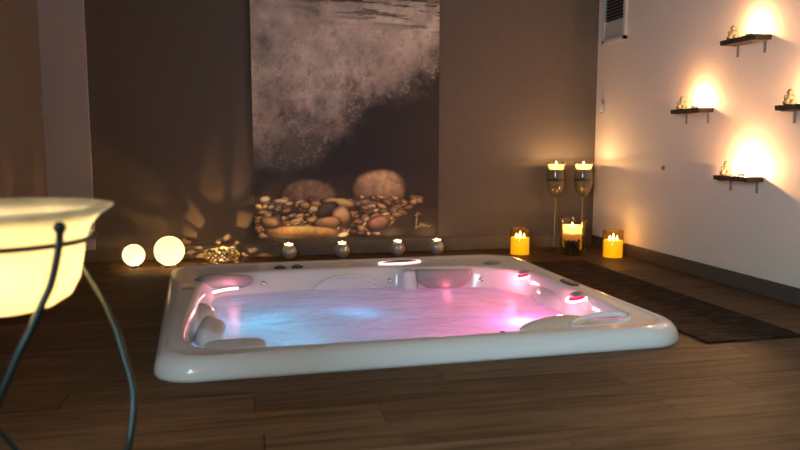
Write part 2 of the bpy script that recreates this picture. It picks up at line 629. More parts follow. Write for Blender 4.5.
# moulded contour on the back wall and the pillar between the seats
rb = bmesh.new()
tube(rb, catmull([(0.40, 4.155, -0.055), (0.455, 4.135, -0.012), (0.53, 4.13, 0.018), (0.66, 4.13, 0.022), (0.75, 4.135, -0.010), (0.81, 4.15, -0.055)], 8), 0.009, 8)
obj('contour_ridge', rb, M['acrylic'], tub, TO, True)
pad('seat_pillar', (0.975, 4.095, -0.03), (0.045, 0.05, 0.085), (0, 0, -0.3), 0.35, 0.5, M['acrylic'])
pad('seat_pillar', (-0.195, 3.50, -0.03), (0.075, 0.17, 0.062), (0, 0, 0), 1.0, 0.9, M['acrylic'])
pad('seat_pillar', (1.61, 3.50, -0.04), (0.06, 0.22, 0.070), (0, 0, 0), 1.0, 0.9, M['acrylic'])

DZ = 0.0655
def knob_(x, y):
    k = latheo('jet_knob', [(0, 0), (0.034, 0), (0.036, 0.006), (0.030, 0.011), (0, 0.013)], M['dark_plastic'], tub, 28, tp(x, y, DZ))
    latheo('knob_grip', [(0, 0.012), (0.017, 0.012), (0.016, 0.019), (0, 0.021)], M['grey_plastic'], k, 20)
knob_(0.225, 4.245); knob_(0.325, 4.25)
# control dial with its glowing ring on the back deck
d = obj('control_dial', superell(bmesh.new(), 0.118, 0.034, 0.012, 0.5, 1.0), M['grey_plastic'], tub, tp(0.955, 4.278, DZ + 0.002), True)
d.rotation_euler = (0, 0, 0.12)
rb = bmesh.new()
tube(rb, [Vector((0.135 * math.cos(2 * PI * k / 48), 0.044 * math.sin(2 * PI * k / 48), 0)) for k in range(48)], 0.0036, 8, True)
obj('light_ring', rb, M['pink_led'], d, (0, 0, 0.004), True)
# speaker on the back right deck
s = latheo('speaker', [(0, 0), (0.052, 0), (0.052, 0.006), (0.044, 0.009), (0.042, 0.006), (0, 0.006)], M['grey_plastic'], tub, 32, tp(1.50, 4.125, DZ))
latheo('grille', [(0, 0.0075), (0.038, 0.0065), (0.040, 0.0055)], plain('speaker_mesh', (0.4, 0.36, 0.35), 0.6, noise=0.3, nscale=300), s, 28)
# touch panel on the right rim
p = obj('control_panel', superell(bmesh.new(), 0.032, 0.085, 0.008, 0.4, 0.8), M['dark_plastic'], tub, tp(1.672, 3.42, DZ + 0.008), True)
obj('display', superell(bmesh.new(), 0.018, 0.055, 0.003, 0.4, 0.8), M['grey_plastic'], p, (0, 0, 0.0075), True)
rb = bmesh.new()
tube(rb, catmull([(1.06, 4.03, -0.036), (1.17, 4.012, -0.044), (1.28, 3.995, -0.036)], 6), 0.006, 8)
obj('light_strip', rb, emissive('pink_strip_glow', (1.0, 0.12, 0.22), 1.6), tub, TO, True)
# small handle on the left deck
pad('grab_slot', (-0.262, 3.70, DZ + 0.006), (0.03, 0.016, 0.006), (0, 0, 0.1), 0.5, 0.5, M['grey_plastic'])
# lit waterfall slot under the back left headrest
rb = bmesh.new()
tube(rb, catmull([(-0.150, 3.90, 0.008), (-0.09, 3.955, 0.010), (-0.02, 3.99, 0.008)], 6), 0.0075, 8)
obj('waterfall_light', rb, M['pink_led'], tub, TO, True)['label'] = 'glowing pink waterfall slot'
# two fountain nozzles with lit collars
def nozzle(x, y, z):
    n = latheo('fountain_nozzle', [(0, 0), (0.038, 0), (0.036, 0.010), (0.022, 0.014), (0.020, 0.020), (0, 0.020)], M['red_led'], tub, 28, tp(x, y, z))
    n.rotation_euler = (0, math.radians(-14), 0)
    c = latheo('nozzle_cap', [(0, 0.018), (0.030, 0.018), (0.034, 0.022), (0.032, 0.028), (0, 0.031)], M['grey_plastic'], n, 28)
    rb = bmesh.new()
    tube(rb, [Vector((0.050 * math.cos(2 * PI * k / 36), 0.050 * math.sin(2 * PI * k / 36), 0)) for k in range(36)], 0.0065, 8, True)
    obj('light_ring', rb, M['pink_led'], n, (0, 0, 0.003), True)
nozzle(1.575, 3.80, 0.045)
nozzle(1.585, 3.16, 0.048)
# small jets seen over the front edge and near left
def jet(x, y, z, rx, rz):
    j = latheo('jet', [(0, 0), (0.014, 0), (0.015, 0.004), (0.010, 0.007), (0.006, 0.004), (0, 0.003)], M['chrome'], tub, 24, tp(x, y, z))
    j.rotation_euler = (rx, 0, rz)
jet(1.12, 2.93, -0.036, 0.2, 0)
jet(0.60, 2.72, 0.0, -1.2, 0)
jet(0.12, 4.135, 0.0, 1.5, 0)
jet(0.86, 4.135, -0.015, 1.5, 0)
jet(1.38, 3.98, 0.0, 1.5, -0.5)

# light-emitting diodes under the water
light('tub_lamp_blue', (0.10, 3.45, -0.28), 2.1, (0.0, 0.46, 0.70), 0.05)
light('tub_lamp_blue', (0.58, 3.50, -0.18), 0.9, (0.0, 0.42, 0.80), 0.05)
light('tub_lamp_blue', (0.20, 2.95, -0.28), 1.5, (0.0, 0.46, 0.70), 0.05)
light('tub_lamp_pink', (1.28, 3.55, -0.28), 1.8, (1.0, 0.13, 0.19), 0.05)
light('tub_lamp_violet', (1.33, 3.16, -0.13), 3.4, (0.95, 0.20, 0.80), 0.04)
light('tub_lamp_pink', (1.08, 3.00, -0.28), 1.3, (1.0, 0.14, 0.18), 0.05)
# above the water: the lit nozzles, the waterfall and the cushion lamp
light('nozzle_lamp', (1.50, 3.80, 0.05), 1.0, (1.0, 0.18, 0.28), 0.02)
light('nozzle_lamp', (1.50, 3.18, 0.055), 1.0, (1.0, 0.18, 0.28), 0.02)
light('waterfall_lamp', (-0.04, 3.90, 0.02), 0.35, (1.0, 0.22, 0.30), 0.02)
light('cushion_lamp', (1.17, 3.985, -0.035), 0.22, (1.0, 0.15, 0.25), 0.03)

# water
wtr = NT('bubbling_water')
v = wtr.coords((1.3, 2.0, 1))
nz = wtr.n('ShaderNodeTexNoise', Scale=1.7, Detail=6.0, Roughness=0.55, Distortion=0.6)
wtr.l(v, nz.inputs['Vector'])
v2 = wtr.coords((22, 30, 22))
n2 = wtr.n('ShaderNodeTexNoise', Scale=1.0, Detail=5.0, Roughness=0.7)
wtr.l(v2, n2.inputs['Vector'])
fm = wtr.ramp(nz.outputs['Fac'], [(0.40, (0.08,) * 3), (0.64, (0.42,) * 3)])
nb = wtr.bump(n2.outputs['Fac'], 0.5, 0.010)
ts = wtr.n('ShaderNodeBsdfTranslucent'); ts.inputs['Color'].default_value = (0.72, 0.80, 0.84, 1)
df = wtr.n('ShaderNodeBsdfDiffuse'); df.inputs['Color'].default_value = (0.78, 0.76, 0.76, 1)
gl = wtr.n('ShaderNodeBsdfGlossy'); gl.inputs['Roughness'].default_value = 0.22
for x in (ts, df, gl): wtr.l(nb, x.inputs['Normal'])
mA = wtr.n('ShaderNodeMixShader'); wtr.l(fm, mA.inputs['Fac']); wtr.l(ts.outputs[0], mA.inputs[1]); wtr.l(df.outputs[0], mA.inputs[2])
fr = wtr.n('ShaderNodeFresnel'); fr.inputs['IOR'].default_value = 1.16; wtr.l(nb, fr.inputs['Normal'])
mB = wtr.n('ShaderNodeMixShader'); wtr.l(fr.outputs[0], mB.inputs['Fac']); wtr.l(mA.outputs[0], mB.inputs[1]); wtr.l(gl.outputs[0], mB.inputs[2])
wtr.l(mB.outputs[0], wtr.out.inputs['Surface'])
wm = bmesh.new()
prev = None
NW = 70
for j in range(NW + 1):
    f = j / NW
    ring = []
    for k in range(0, NR, 1):
        th = 2 * PI * k / NR
        r = (R_in[k] - 0.018) * f
        x, y = OC[0] + r * math.cos(th), OC[1] + r * math.sin(th)
        z = -0.052 + 0.006 * mnoise.fractal(Vector((x * 4, y * 6, 3.3)), 0.9, 2.1, 5)
        ring.append(wm.verts.new((x, y, z)))
        if j == 0: break
    if prev:
        for k in range(NR):
            k2 = (k + 1) % NR
            if len(prev) == 1: wm.faces.new((prev[0], ring[k], ring[k2]))
            else: wm.faces.new((prev[k], ring[k], ring[k2], prev[k2]))
    prev = ring
water = obj('tub_water', wm, wtr.m, None, (0, 0, 0), True)
tag(water, 'bubbling water in the hot tub, blue on the left and pink on the right', 'water', kind='stuff')

# ------------------------------------------------------------------ dark floor mat beside the tub
mt = NT('dark_woven_mat')
mt.p.inputs['Roughness'].default_value = 0.85
mt.p.inputs['Specular IOR Level'].default_value = 0.1
v = mt.coords((9, 26, 9))
nz = mt.n('ShaderNodeTexNoise', Scale=1.0, Detail=6.0, Roughness=0.7)
mt.l(v, nz.inputs['Vector'])
mt.l(mt.ramp(nz.outputs['Fac'], [(0.35, (0.010, 0.006, 0.004)), (0.52, (0.040, 0.024, 0.015)), (0.68, (0.095, 0.058, 0.034))]), mt.p.inputs['Base Color'])
mt.bump(nz.outputs['Fac'], 0.6, 0.01)
mat_o = boxo('floor_mat', 1.815, 2.27, 2.475, 4.45, 0.0, 0.010, mt.m, None, 0.003)
tag(mat_o, 'long dark brown mat on the floor along the right side of the tub', 'mat')

# ------------------------------------------------------------------ picture on the back wall
def vnoise(x, y, seed):
    rng = np.random.RandomState(seed)
    g = rng.rand(256, 256)
    xi, yi = np.floor(x).astype(int), np.floor(y).astype(int)
    fx, fy = x - xi, y - yi
    fx, fy = fx * fx * (3 - 2 * fx), fy * fy * (3 - 2 * fy)
    a, b = g[yi % 256, xi % 256], g[yi % 256, (xi + 1) % 256]
    c, d_ = g[(yi + 1) % 256, xi % 256], g[(yi + 1) % 256, (xi + 1) % 256]
    return (a * (1 - fx) + b * fx) * (1 - fy) + (c * (1 - fx) + d_ * fx) * fy
def fbm(x, y, seed, o=5):
    s, a, t = 0, 0.5, 0
    for k in range(o):
        s = s + a * vnoise(x, y, seed + k); t += a
        x, y, a = x * 2.03, y * 2.03, a * 0.55
    return s / t
def sst(a, b, x):
    t = np.clip((x - a) / (b - a), 0, 1)
    return t * t * (3 - 2 * t)
PX0, PX1, PZ0, PZ1 = 0.10, 1.435, 0.122, 2.02
GW, GH = 230, 330
uu, ww = np.meshgrid(np.linspace(0, 1, GW), np.linspace(0, 1, GH))
# picture units: 188 wide, height from the lower edge down-counted so that 241 is the bottom
u = uu * 188.0
q = 241 - ww * (PZ1 - PZ0) / (PX1 - PX0) * 188.0
n1 = fbm(u / 26, q / 26, 1); n2_ = fbm(u / 7, q / 7, 11); n3 = fbm(u / 2.2, q / 2.2, 21, 3)
img = np.zeros((GH, GW, 3))
dark = np.array([0.018, 0.012, 0.013]); foam = np.array([0.72, 0.57, 0.49])
img[:] = dark
# wave front: the foam lies up and left of a curved diagonal
edge = np.interp(u, [0, 35, 60, 90, 120, 150, 175, 188], [160, 168, 158, 128, 98, 80, 64, 52])
m = sst(26, -22, q - edge + (n1 - 0.5) * 46 + (n2_ - 0.5) * 22)
m *= 0.62 + 0.5 * sst(0.25, 0.62, n2_ * 0.55 + n3 * 0.45 + 0.12 * sst(95, 35, q))
speck = sst(0.60, 0.70, n3 + 0.25 * (n2_ - 0.5)) * sst(0.5, 0.62, fbm(u / 15, q / 15, 51)) * sst(20, 60, q)
m *= 1 - 0.55 * speck
m *= 1 - 0.25 * sst(90, 165, q)
big = fbm(u / 34 + 5, q / 40, 61, 4)
m *= 0.38 + 0.62 * sst(0.34, 0.60, big + 0.20 * sst(70, 30, np.abs(q - 40)))
m += 0.35 * sst(0.62, 0.72, n3) * sst(0.04, 0.2, m) * sst(0.75, 0.4, m)
shade = 0.40 + 1.05 * np.clip(n1 - 0.15, 0, 1) * (0.75 + 0.5 * sst(150, 40, q))
blue = sst(0.45, 0.75, n1)[..., None] * sst(10, -25, edge - q - 20)[..., None]
img = img * (1 - m[..., None]) + (foam * (1 - 0.35 * blue) + np.array([0.01, 0.015, 0.04]) * blue) * shade[..., None] * m[..., None]
# streaked crest at the top
st = fbm(u / 34 + n1 * 1.5, (q - (u - 90) * 0.05) / 3.2, 71, 4)
crest = sst(0.50, 0.60, st) * sst(44, 14, q + (188 - u) * 0.12 - 8 * n1) * (0.35 + 0.65 * sst(20, 110, u))
img *= (1 - 0.85 * crest)[..., None]
# dim brown bank behind the stones
bk = sst(165, 200, q + 18 * (n1 - 0.5)) * (0.4 + 0.6 * sst(150, 20, u))
img = img * (1 - bk[..., None]) + np.array([0.060, 0.034, 0.020]) * (0.5 + n2_[..., None]) * bk[..., None]
def stone(cx, cy, rx, ry, col, ang=0.0, tex=0.5, seed=0, p=2.2):
    global img
    ca, sa = math.cos(ang), math.sin(ang)
    dx, dy = u - cx, q - cy
    ex, ey = (dx * ca + dy * sa) / rx, (-dx * sa + dy * ca) / ry
    bigst = rx > 20
    wob = 1 + (0.07 if bigst else 0.16) * (fbm(u / (22 if bigst else 9) + seed * 3.1, q / (22 if bigst else 9), 33, 2) - 0.5) * 2
    rr = (np.abs(ex) ** p + np.abs(ey) ** p) ** (1 / p) * wob
    ew = min(0.12, 1.1 / rx)
    a = sst(1 + ew, 1 - ew * 0.5, rr)[..., None]
    z = np.sqrt(np.clip(1 - rr * rr, 0, 1))
    sh = 0.12 + 1.15 * np.clip(-0.70 * ey + 0.20 * ex + 0.45 * z, 0, 1) ** 1.3
    t = 1 - tex + 2 * tex * fbm(u / 5 + seed, q / 5 + seed * 2, 91, 4)
    rim_ = 1 - 0.75 * sst(1 - 5 * ew, 1.0, rr)
    img = img * (1 - a) + (np.array(col) * 3.4 * (sh * t * rim_)[..., None]) * a
rng = random.Random(5)
stone(53, 204, 30, 24, (0.105, 0.062, 0.042), 0.05, 0.75, 3)
stone(125, 196, 29, 24, (0.25, 0.155, 0.088), -0.08, 0.6, 9)
cols = [(0.40, 0.23, 0.10), (0.30, 0.17, 0.08), (0.46, 0.30, 0.15), (0.22, 0.12, 0.07), (0.34, 0.24, 0.16), (0.15, 0.08, 0.05), (0.42, 0.20, 0.11)]
for i in range(330):
    cy = 202 + 35 * (i / 330) ** 0.9 + rng.uniform(-3, 3)
    lim = 172 - max(0, (cy - 205)) * 1.55
    cx = rng.uniform(2, max(30, lim))
    s = rng.uniform(2.2, 5.0)
    col = rng.choice(cols)
    dim = 0.45 + 1.3 * rng.random() ** 1.6
    stone(cx, cy, s * rng.uniform(1.1, 1.7), s * rng.uniform(0.6, 0.9), tuple(c * dim for c in col), rng.uniform(-0.4, 0.4), 0.35, i)
stone(82, 206, 18, 5.5, (0.34, 0.20, 0.085), 0.12, 0.3, 40)
stone(72, 214, 13, 8, (0.05, 0.032, 0.026), -0.5, 0.3, 41)
stone(88, 220, 9, 12, (0.42, 0.22, 0.12), -0.7, 0.35, 42)
stone(72, 226, 15, 7, (0.26, 0.14, 0.08), -0.1, 0.4, 43)
stone(124, 228, 12, 8, (0.27, 0.13, 0.09), -0.3, 0.4, 44)
stone(45, 234.5, 38, 6.5, (0.34, 0.18, 0.065), 0.02, 0.6, 45)
stone(14, 224, 10, 6, (0.36, 0.21, 0.10), 0.2, 0.4, 46)
# dark shallow at the lower right
lr = sst(0, 18, (u - 188 + (241 - q) * 0.2) + 50) * sst(208, 220, q)
img = img * (1 - 0.8 * lr[..., None]) + np.array([0.050, 0.032, 0.018]) * (0.5 + n2_[..., None]) * 0.8 * lr[..., None]
# painted signature
def stroke(pts, w, c):
    global img
    for (x0, y0), (x1, y1) in zip(pts, pts[1:]):
        dx, dy = x1 - x0, y1 - y0
        t = np.clip(((u - x0) * dx + (q - y0) * dy) / (dx * dx + dy * dy + 1e-9), 0, 1)
        dd = np.hypot(u - x0 - t * dx, q - y0 - t * dy)
        a = sst(w, w * 0.4, dd)[..., None]
        img = img * (1 - a) + np.array(c) * a
SIG = (0.42, 0.30, 0.20)
stroke([(165.5, 219), (164.5, 226), (164, 233)], 0.9, SIG)
stroke([(163, 221), (166, 217), (168.5, 219)], 0.7, SIG)
stroke([(164, 233), (168, 231), (169, 228.5), (170.5, 231.5), (172, 229), (173, 232), (175, 230), (176.5, 232), (180, 231)], 0.8, SIG)
img = np.clip(img, 0, 0.85)

pic = empty('canvas_picture', ((PX0 + PX1) / 2, YB, PZ0))
tag(pic, 'tall canvas photo print of a breaking wave over river stones on the taupe wall', 'picture')
hw = (PX1 - PX0) / 2
boxo('stretched_canvas', -hw, hw, -0.034, 0.0, 0, PZ1 - PZ0, plain('dark_canvas_edge', (0.03, 0.022, 0.02), 0.7), pic, 0.002)
vx = (uu * 2 - 1) * (hw - 0.001); vz = ww * (PZ1 - PZ0 - 0.002) + 0.001
verts = np.stack([vx.ravel(), np.full(vx.size, -0.0346), vz.ravel()], 1)
idx = np.arange(GW * GH).reshape(GH, GW)
faces = np.stack([idx[:-1, :-1].ravel(), idx[:-1, 1:].ravel(), idx[1:, 1:].ravel(), idx[1:, :-1].ravel()], 1)
pm = bpy.data.meshes.new('print')
pm.from_pydata(verts.tolist(), [], faces.tolist())
ca = pm.color_attributes.new('ink', 'FLOAT_COLOR', 'POINT')
ca.data.foreach_set('color', np.concatenate([img.reshape(-1, 3), np.ones((GW * GH, 1))], 1).astype(np.float32).ravel())
ink = NT('printed_canvas')
at = ink.n('ShaderNodeVertexColor'); at.layer_name = 'ink'
ink.l(at.outputs['Color'], ink.p.inputs['Base Color'])
ink.p.inputs['Roughness'].default_value = 0.5
link('print', pm, ink.m, pic)

# ------------------------------------------------------------------ shelves, statuettes and tealights on the right wall
shm = wood('dark_rough_shelf_wood', (0.030, 0.020, 0.015), 0.6)
def make_shelf():
    root = empty('wall_shelf')
    bm = bmesh.new()
    n = 28
    L = 0.28
    rr = random.Random(3)
    top, bot = [], []
    for side in (0, 1):
        for i in range(n + 1):
            t = i / n
            y = -L / 2 + L * t
            if side:
                y = -y
            x = -0.10 + rr.uniform(-0.0025, 0.0025) if side == 0 else -0.001
            top.append(bm.verts.new((x, y, rr.uniform(-0.002, 0.001) if side == 0 else 0)))
            bot.append(bm.verts.new((x + (0.004 if side == 0 else 0), y, -0.026 + (rr.uniform(-0.002, 0.002) if side == 0 else 0))))
    bm.faces.new(top); bm.faces.new(bot[::-1])
    for k in range(len(top)):
        k2 = (k + 1) % len(top)
        bm.faces.new((top[k], bot[k], bot[k2], top[k2]))
    obj('plank', bm, shm, root)
    bmx = plain('grey_steel_bracket', (0.30, 0.27, 0.25), 0.4, 0.4)
    for y in (-0.095, 0.115):
        bm = bmesh.new()
        box(bm, -0.005, -0.0005, y - 0.0085, y + 0.0085, -0.088, -0.026, 0.001)
        box(bm, -0.075, -0.005, y - 0.0085, y + 0.0085, -0.031, -0.026, 0.001)
        obj('bracket', bm, bmx, root)
    return root

stm = plain('pale_stone_statuette', (0.075, 0.072, 0.05), 0.7, noise=0.3, nscale=60)
def make_buddha():
    bm = bmesh.new()
    def ell(x, y, z, a, b, c, rot=None):
        mm = Matrix.Translation((x, y, z)) @ (rot or Matrix.Identity(4))
        superell(bm, a, b, c, 1, 1, 20, 12, mm)
    ell(0, 0, 0.005, 0.021, 0.029, 0.006)                      # seat cushion
    for s in (-1, 1):                                          # crossed legs and knees
        ell(-0.004, s * 0.013, 0.012, 0.015, 0.016, 0.009, Matrix.Rotation(s * 0.4, 4, 'Z'))
        ell(0.000, s * 0.0165, 0.030, 0.0075, 0.0065, 0.016, Matrix.Rotation(-s * 0.12, 4, 'X'))    # upper arms
        ell(-0.010, s * 0.010, 0.020, 0.008, 0.011, 0.006, Matrix.Rotation(s * 0.6, 4, 'Z'))        # forearms to the lap
        ell(0, s * 0.0102, 0.058, 0.003, 0.0022, 0.006)         # ears
    ell(0.001, 0, 0.027, 0.014, 0.0175, 0.021)                 # belly and chest
    ell(0.001, 0, 0.040, 0.011, 0.0185, 0.008)                 # shoulders
    ell(0.001, 0, 0.048, 0.006, 0.006, 0.007)                  # neck
    ell(0, 0, 0.058, 0.0122, 0.0122, 0.0130)                   # head
    ell(-0.0100, 0, 0.0575, 0.0028, 0.0020, 0.0034)            # nose
    ell(0.001, 0, 0.0695, 0.0060, 0.0060, 0.0042)              # topknot
    o = obj('buddha_statuette', bm, stm, None, (0, 0, 0), True)
    md = o.modifiers.new('skin', 'REMESH'); md.mode = 'VOXEL'; md.voxel_size = 0.0011; md.use_smooth_shade = True
    return o

def make_tealight():
    root = empty('tealight')
    latheo('cup', [(0, 0), (0.0185, 0), (0.019, 0.001), (0.0195, 0.016), (0.0188, 0.016), (0.018, 0.003), (0, 0.003)], M['alu'], root, 28)
    latheo('wax', [(0.0178, 0.004), (0.0178, 0.0125), (0.004, 0.012), (0, 0.0125)], translucent('ivory_wax', (0.85, 0.72, 0.5), (0.9, 0.6, 0.3), 0.4), root, 24)
    latheo('wick', [(0.0009, 0.012), (0.0009, 0.019), (0, 0.0192)], M['wick'], root, 8)
    flame(root, 0.018, 1.0)
    return root

sh0, bu0, tl0 = make_shelf(), make_buddha(), make_tealight()
spots = [(3.427, 1.357, 'topmost', 3.8), (3.868, 1.003, 'left', 4.4), (2.98, 0.985, 'right', 5.2), (3.429, 0.622, 'lowest', 11.0)]
desc = {'topmost': ('the topmost of four shelves', 'topmost wall shelf'), 'left': ('the one nearest the back corner', 'wall shelf nearest the back corner'),
        'right': ('cut off by the right edge', 'wall shelf cut off by the right edge'), 'lowest': ('the lowest of four shelves', 'lowest wall shelf')}
for i, (y, z, w, en) in enumerate(spots):
    a, b = desc[w]
    s = sh0 if i == 0 else copy_tree(sh0)
    s.location = (XR, y, z)
    tag(s, 'short dark wooden wall shelf on two brackets, ' + a, 'shelf', 'dark shelves on the white wall')
    g = bu0 if i == 0 else copy_tree(bu0)
    g.location = (XR - 0.055, y + 0.095, z + 0.0005)
    g.rotation_euler = (0, 0, 0.9)
    g.scale = (1.08, 1.08, 1.08)
    tag(g, 'small pale seated statuette on the ' + b, 'statuette', 'seated statuettes on the shelves')
    t = tl0 if i == 0 else copy_tree(tl0)
    t.location = (XR - 0.055, y - 0.035, z + 0.0005)
    tag(t, 'bright burning tealight on the ' + b, 'tealight', 'tealights on the wall shelves')
    light('tealight_glow', (XR - 0.055, y - 0.035, z + 0.045), en * 1.25, (1.0, 0.51, 0.21), 0.006)

# ------------------------------------------------------------------ things fixed to the walls
vent = empty('air_vent', (XR, 4.89, 1.535))
tag(vent, 'white air vent with dark louvres high on the right wall by the corner', 'vent')
vm = plain('white_vent_plastic', (0.66, 0.60, 0.55), 0.45)
bm = bmesh.new()
y0, y1, z1 = -0.165, 0.165, 0.36
for a in ((y0, y0 + .028, 0, z1), (y1 - .028, y1, 0, z1), (y0, y1, 0, .022), (y0, y1, z1 - .025, z1)):
    box(bm, -0.022, -0.001, a[0], a[1], a[2], a[3])
obj('frame', bm, vm, vent)
boxo('cover_plate', -0.012, -0.001, y0 + .03, y1 - .03, .024, .150, plain('grey_vent_plate', (0.5, 0.44, 0.38), 0.5), vent)
boxo('backing', -0.004, -0.001, y0 + .03, y1 - .03, .152, z1 - .027, plain('black_duct', (0.02, 0.018, 0.016), 0.8), vent)
lm = plain('dark_louvre', (0.14, 0.12, 0.10), 0.5)
for k in range(8):
    o = boxo('louvre', -0.008, 0.008, y0 + .03, y1 - .03, -0.0018, 0.0018, lm, vent, 0, (-0.012, 0, 0.166 + k * 0.0235))
    o.rotation_euler = (0, math.radians(-35), 0)

so = empty('wall_sensor', (XR, 5.035, 1.035))
tag(so, 'small white fitting on the right wall beside the corner, below the vent', 'sensor')
obj('housing', superell(bmesh.new(), 0.018, 0.026, 0.034, 0.5, 0.6, 24, 12), vm, so, (-0.019, 0, 0.03), True)
latheo('base', [(0, -0.012), (0.012, -0.010), (0.016, 0), (0, 0)], plain('grey_fitting_base', (0.32, 0.28, 0.26), 0.4), so, 20, (-0.018, 0, -0.002))
boxo('back_plate', -0.004, 0, -0.022, 0.022, -0.01, 0.09, vm, so, 0.001)
kn = obj('wall_button', lathe(bmesh.new(), [(0, 0), (0.015, 0), (0.015, 0.006), (0.011, 0.010), (0, 0.011)], 24), plain('grey_button', (0.28, 0.24, 0.24), 0.45), None, (XR, 4.215, 0.638), True)
kn.rotation_euler = (0, -PI / 2, 0)
tag(kn, 'small round grey button on the white right wall', 'button')
sw = empty('wall_switch', (XL, 5.06, 1.03))
tag(sw, 'small grey switch on the left wall next to the pilaster', 'switch')
boxo('plate', 0, 0.012, -0.04, 0.04, -0.055, 0.055, plain('grey_switch_plate', (0.34, 0.31, 0.30), 0.5), sw, 0.003)
boxo('rocker', 0.012, 0.020, -0.022, 0.022, -0.035, 0.035, plain('grey_switch_rocker', (0.42, 0.38, 0.36), 0.4), sw, 0.002)

# ------------------------------------------------------------------ glowing spheres and mosaic lantern, left of the tub
def globe(name, x, y, r, label, es):
    mat_ = translucent('frosted_crackle_globe', (0.85, 0.78, 0.6), (1.0, 0.93, 0.72), 0.6, 0.25, 0.25, 32)
    root = empty(name, (x, y, 0))
    tag(root, label, 'globe light', 'glowing globes on the floor')
    prof = [(0, 0.010)] + [(r * math.cos(t), 0.010 + r + r * math.sin(t)) for t in [(-PI / 2 + PI * k / 24) for k in range(1, 24)]] + [(0, 0.010 + 2 * r)]
    latheo('globe', prof, mat_, root, 40)
    light('globe_glow', (x, y, 0.010 + r * 0.85), es, (1.0, 0.72, 0.36), 0.015)
    latheo('base', [(0, 0), (r * 0.42, 0), (r * 0.42, 0.012), (r * 0.36, 0.016), (0, 0.016)], plain('globe_base', (0.5, 0.42, 0.3), 0.4), root, 32)
    return root
globe('globe_light', -0.675, 4.86, 0.071, 'smaller glowing frosted globe light on the floor, left of the larger one', 0.9)
globe('globe_light', -0.452, 4.83, 0.096, 'larger glowing frosted globe light on the floor behind the tub corner', 1.35)

lan = empty('mosaic_lantern', (-0.125, 4.93, 0))
tag(lan, 'squat round mosaic lantern with glowing pieces on the floor behind the tub', 'lantern')
bm = bmesh.new()
bmesh.ops.create_icosphere(bm, subdivisions=3, radius=1.0)
rr = random.Random(2)
for v_ in bm.verts:
    v_.co += Vector((rr.uniform(-1, 1), rr.uniform(-1, 1), rr.uniform(-1, 1))) * 0.03
    v_.co.x *= 0.122; v_.co.y *= 0.122; v_.co.z = v_.co.z * 0.052 + 0.052
top = [v_ for v_ in bm.verts if v_.co.z > 0.1034]
bmesh.ops.delete(bm, geom=top, context='VERTS')
bmesh.ops.join_triangles(bm, faces=list(bm.faces), angle_face_threshold=3.0, angle_shape_threshold=3.0)
# each piece sits in its own ring of grout
b2 = bmesh.new()
for f_ in bm.faces:
    co = [v_.co.copy() for v_ in f_.verts]
    cen = sum(co, Vector()) / len(co)
    ov = [b2.verts.new(c_) for c_ in co]
    iv = [b2.verts.new(cen + (c_ - cen) * 0.58) for c_ in co]
    n_ = len(co)
    for k in range(n_):
        b2.faces.new((ov[k], ov[(k + 1) % n_], iv[(k + 1) % n_], iv[k])).material_index = 0
    b2.faces.new(iv).material_index = 2 if rr.random() < 0.60 else 1
bm.free()
bm = b2
bmesh.ops.remove_doubles(bm, verts=bm.verts, dist=0.0002)
me = bpy.data.meshes.new('shade')
clear = glass('lantern_clear_piece', (1.0, 0.9, 0.6), 0.1)
grt = plain('lantern_dark_grout', (0.035, 0.027, 0.02), 0.6)
pcs = translucent('lantern_pale_piece', (0.30, 0.27, 0.20), (0.16, 0.13, 0.08), 0.5, 0.2)
bm.to_mesh(me); bm.free()
for m_ in (grt, pcs, clear): me.materials.append(m_)
link('shade', me, None, lan)
rbm = bmesh.new()
tube(rbm, [Vector((0.034 * math.cos(2 * PI * k / 36), 0.034 * math.sin(2 * PI * k / 36), 0.1005)) for k in range(36)], 0.003, 8, True)
obj('rim', rbm, plain('lantern_rim', (0.5, 0.42, 0.28), 0.35, 0.6), lan, (0, 0, 0), True)
latheo('candle', [(0, 0.004), (0.02, 0.004), (0.02, 0.022), (0, 0.022)], plain('white_candle', (0.8, 0.7, 0.5), 0.5), lan, 24)
flame(lan, 0.026, 0.9)
light('lantern_glow', (-0.125, 4.93, 0.054), 6.5, WARM, 0.0025)

# ------------------------------------------------------------------ four round tealight balls behind the tub
pearl = plain('silver_pearl_glaze', (0.62, 0.56, 0.52), 0.28, 0.45)
def make_ball():
    root = empty('ball_candle_holder')
    r = 0.053
    prof = [(0, 0.0), (0.022, 0.0)] + [(r * math.cos(t), r * 0.97 + r * math.sin(t)) for t in [math.radians(-62 + 118 * k / 18) for k in range(19)]]
    zt = prof[-1][1]; rt = prof[-1][0]
    prof += [(rt - 0.003, zt + 0.001), (rt - 0.005, zt - 0.004), (rt - 0.006, zt - 0.014), (0, zt - 0.014)]
    latheo('ball', prof, pearl, root, 36)
    latheo('candle', [(0, zt - 0.013), (rt - 0.007, zt - 0.013), (rt - 0.004, zt + 0.004), (rt + 0.002, zt + 0.013)], translucent('tealight_wax', (0.95, 0.9, 0.8), (1, 0.85, 0.6), 0.3), root, 24)
    flame(root, zt - 0.003, 0.8)
    return root, zt
ball, bz = make_ball()
blab = ['leftmost of the four silver ball tealight holders behind the tub', 'second from left of the four silver ball tealight holders behind the tub',
        'third from left of the four silver ball tealight holders behind the tub', 'rightmost of the four silver ball tealight holders behind the tub']
for i, x in enumerate((0.325, 0.695, 1.093, 1.385)):
    b = ball if i == 0 else copy_tree(ball)
    b.location = (x, 4.975, 0)
    tag(b, blab[i], 'candle holder', 'silver ball tealight holders')
    light('ball_candle_glow', (x, 4.975, bz + 0.012), 0.5, WARM, 0.006)

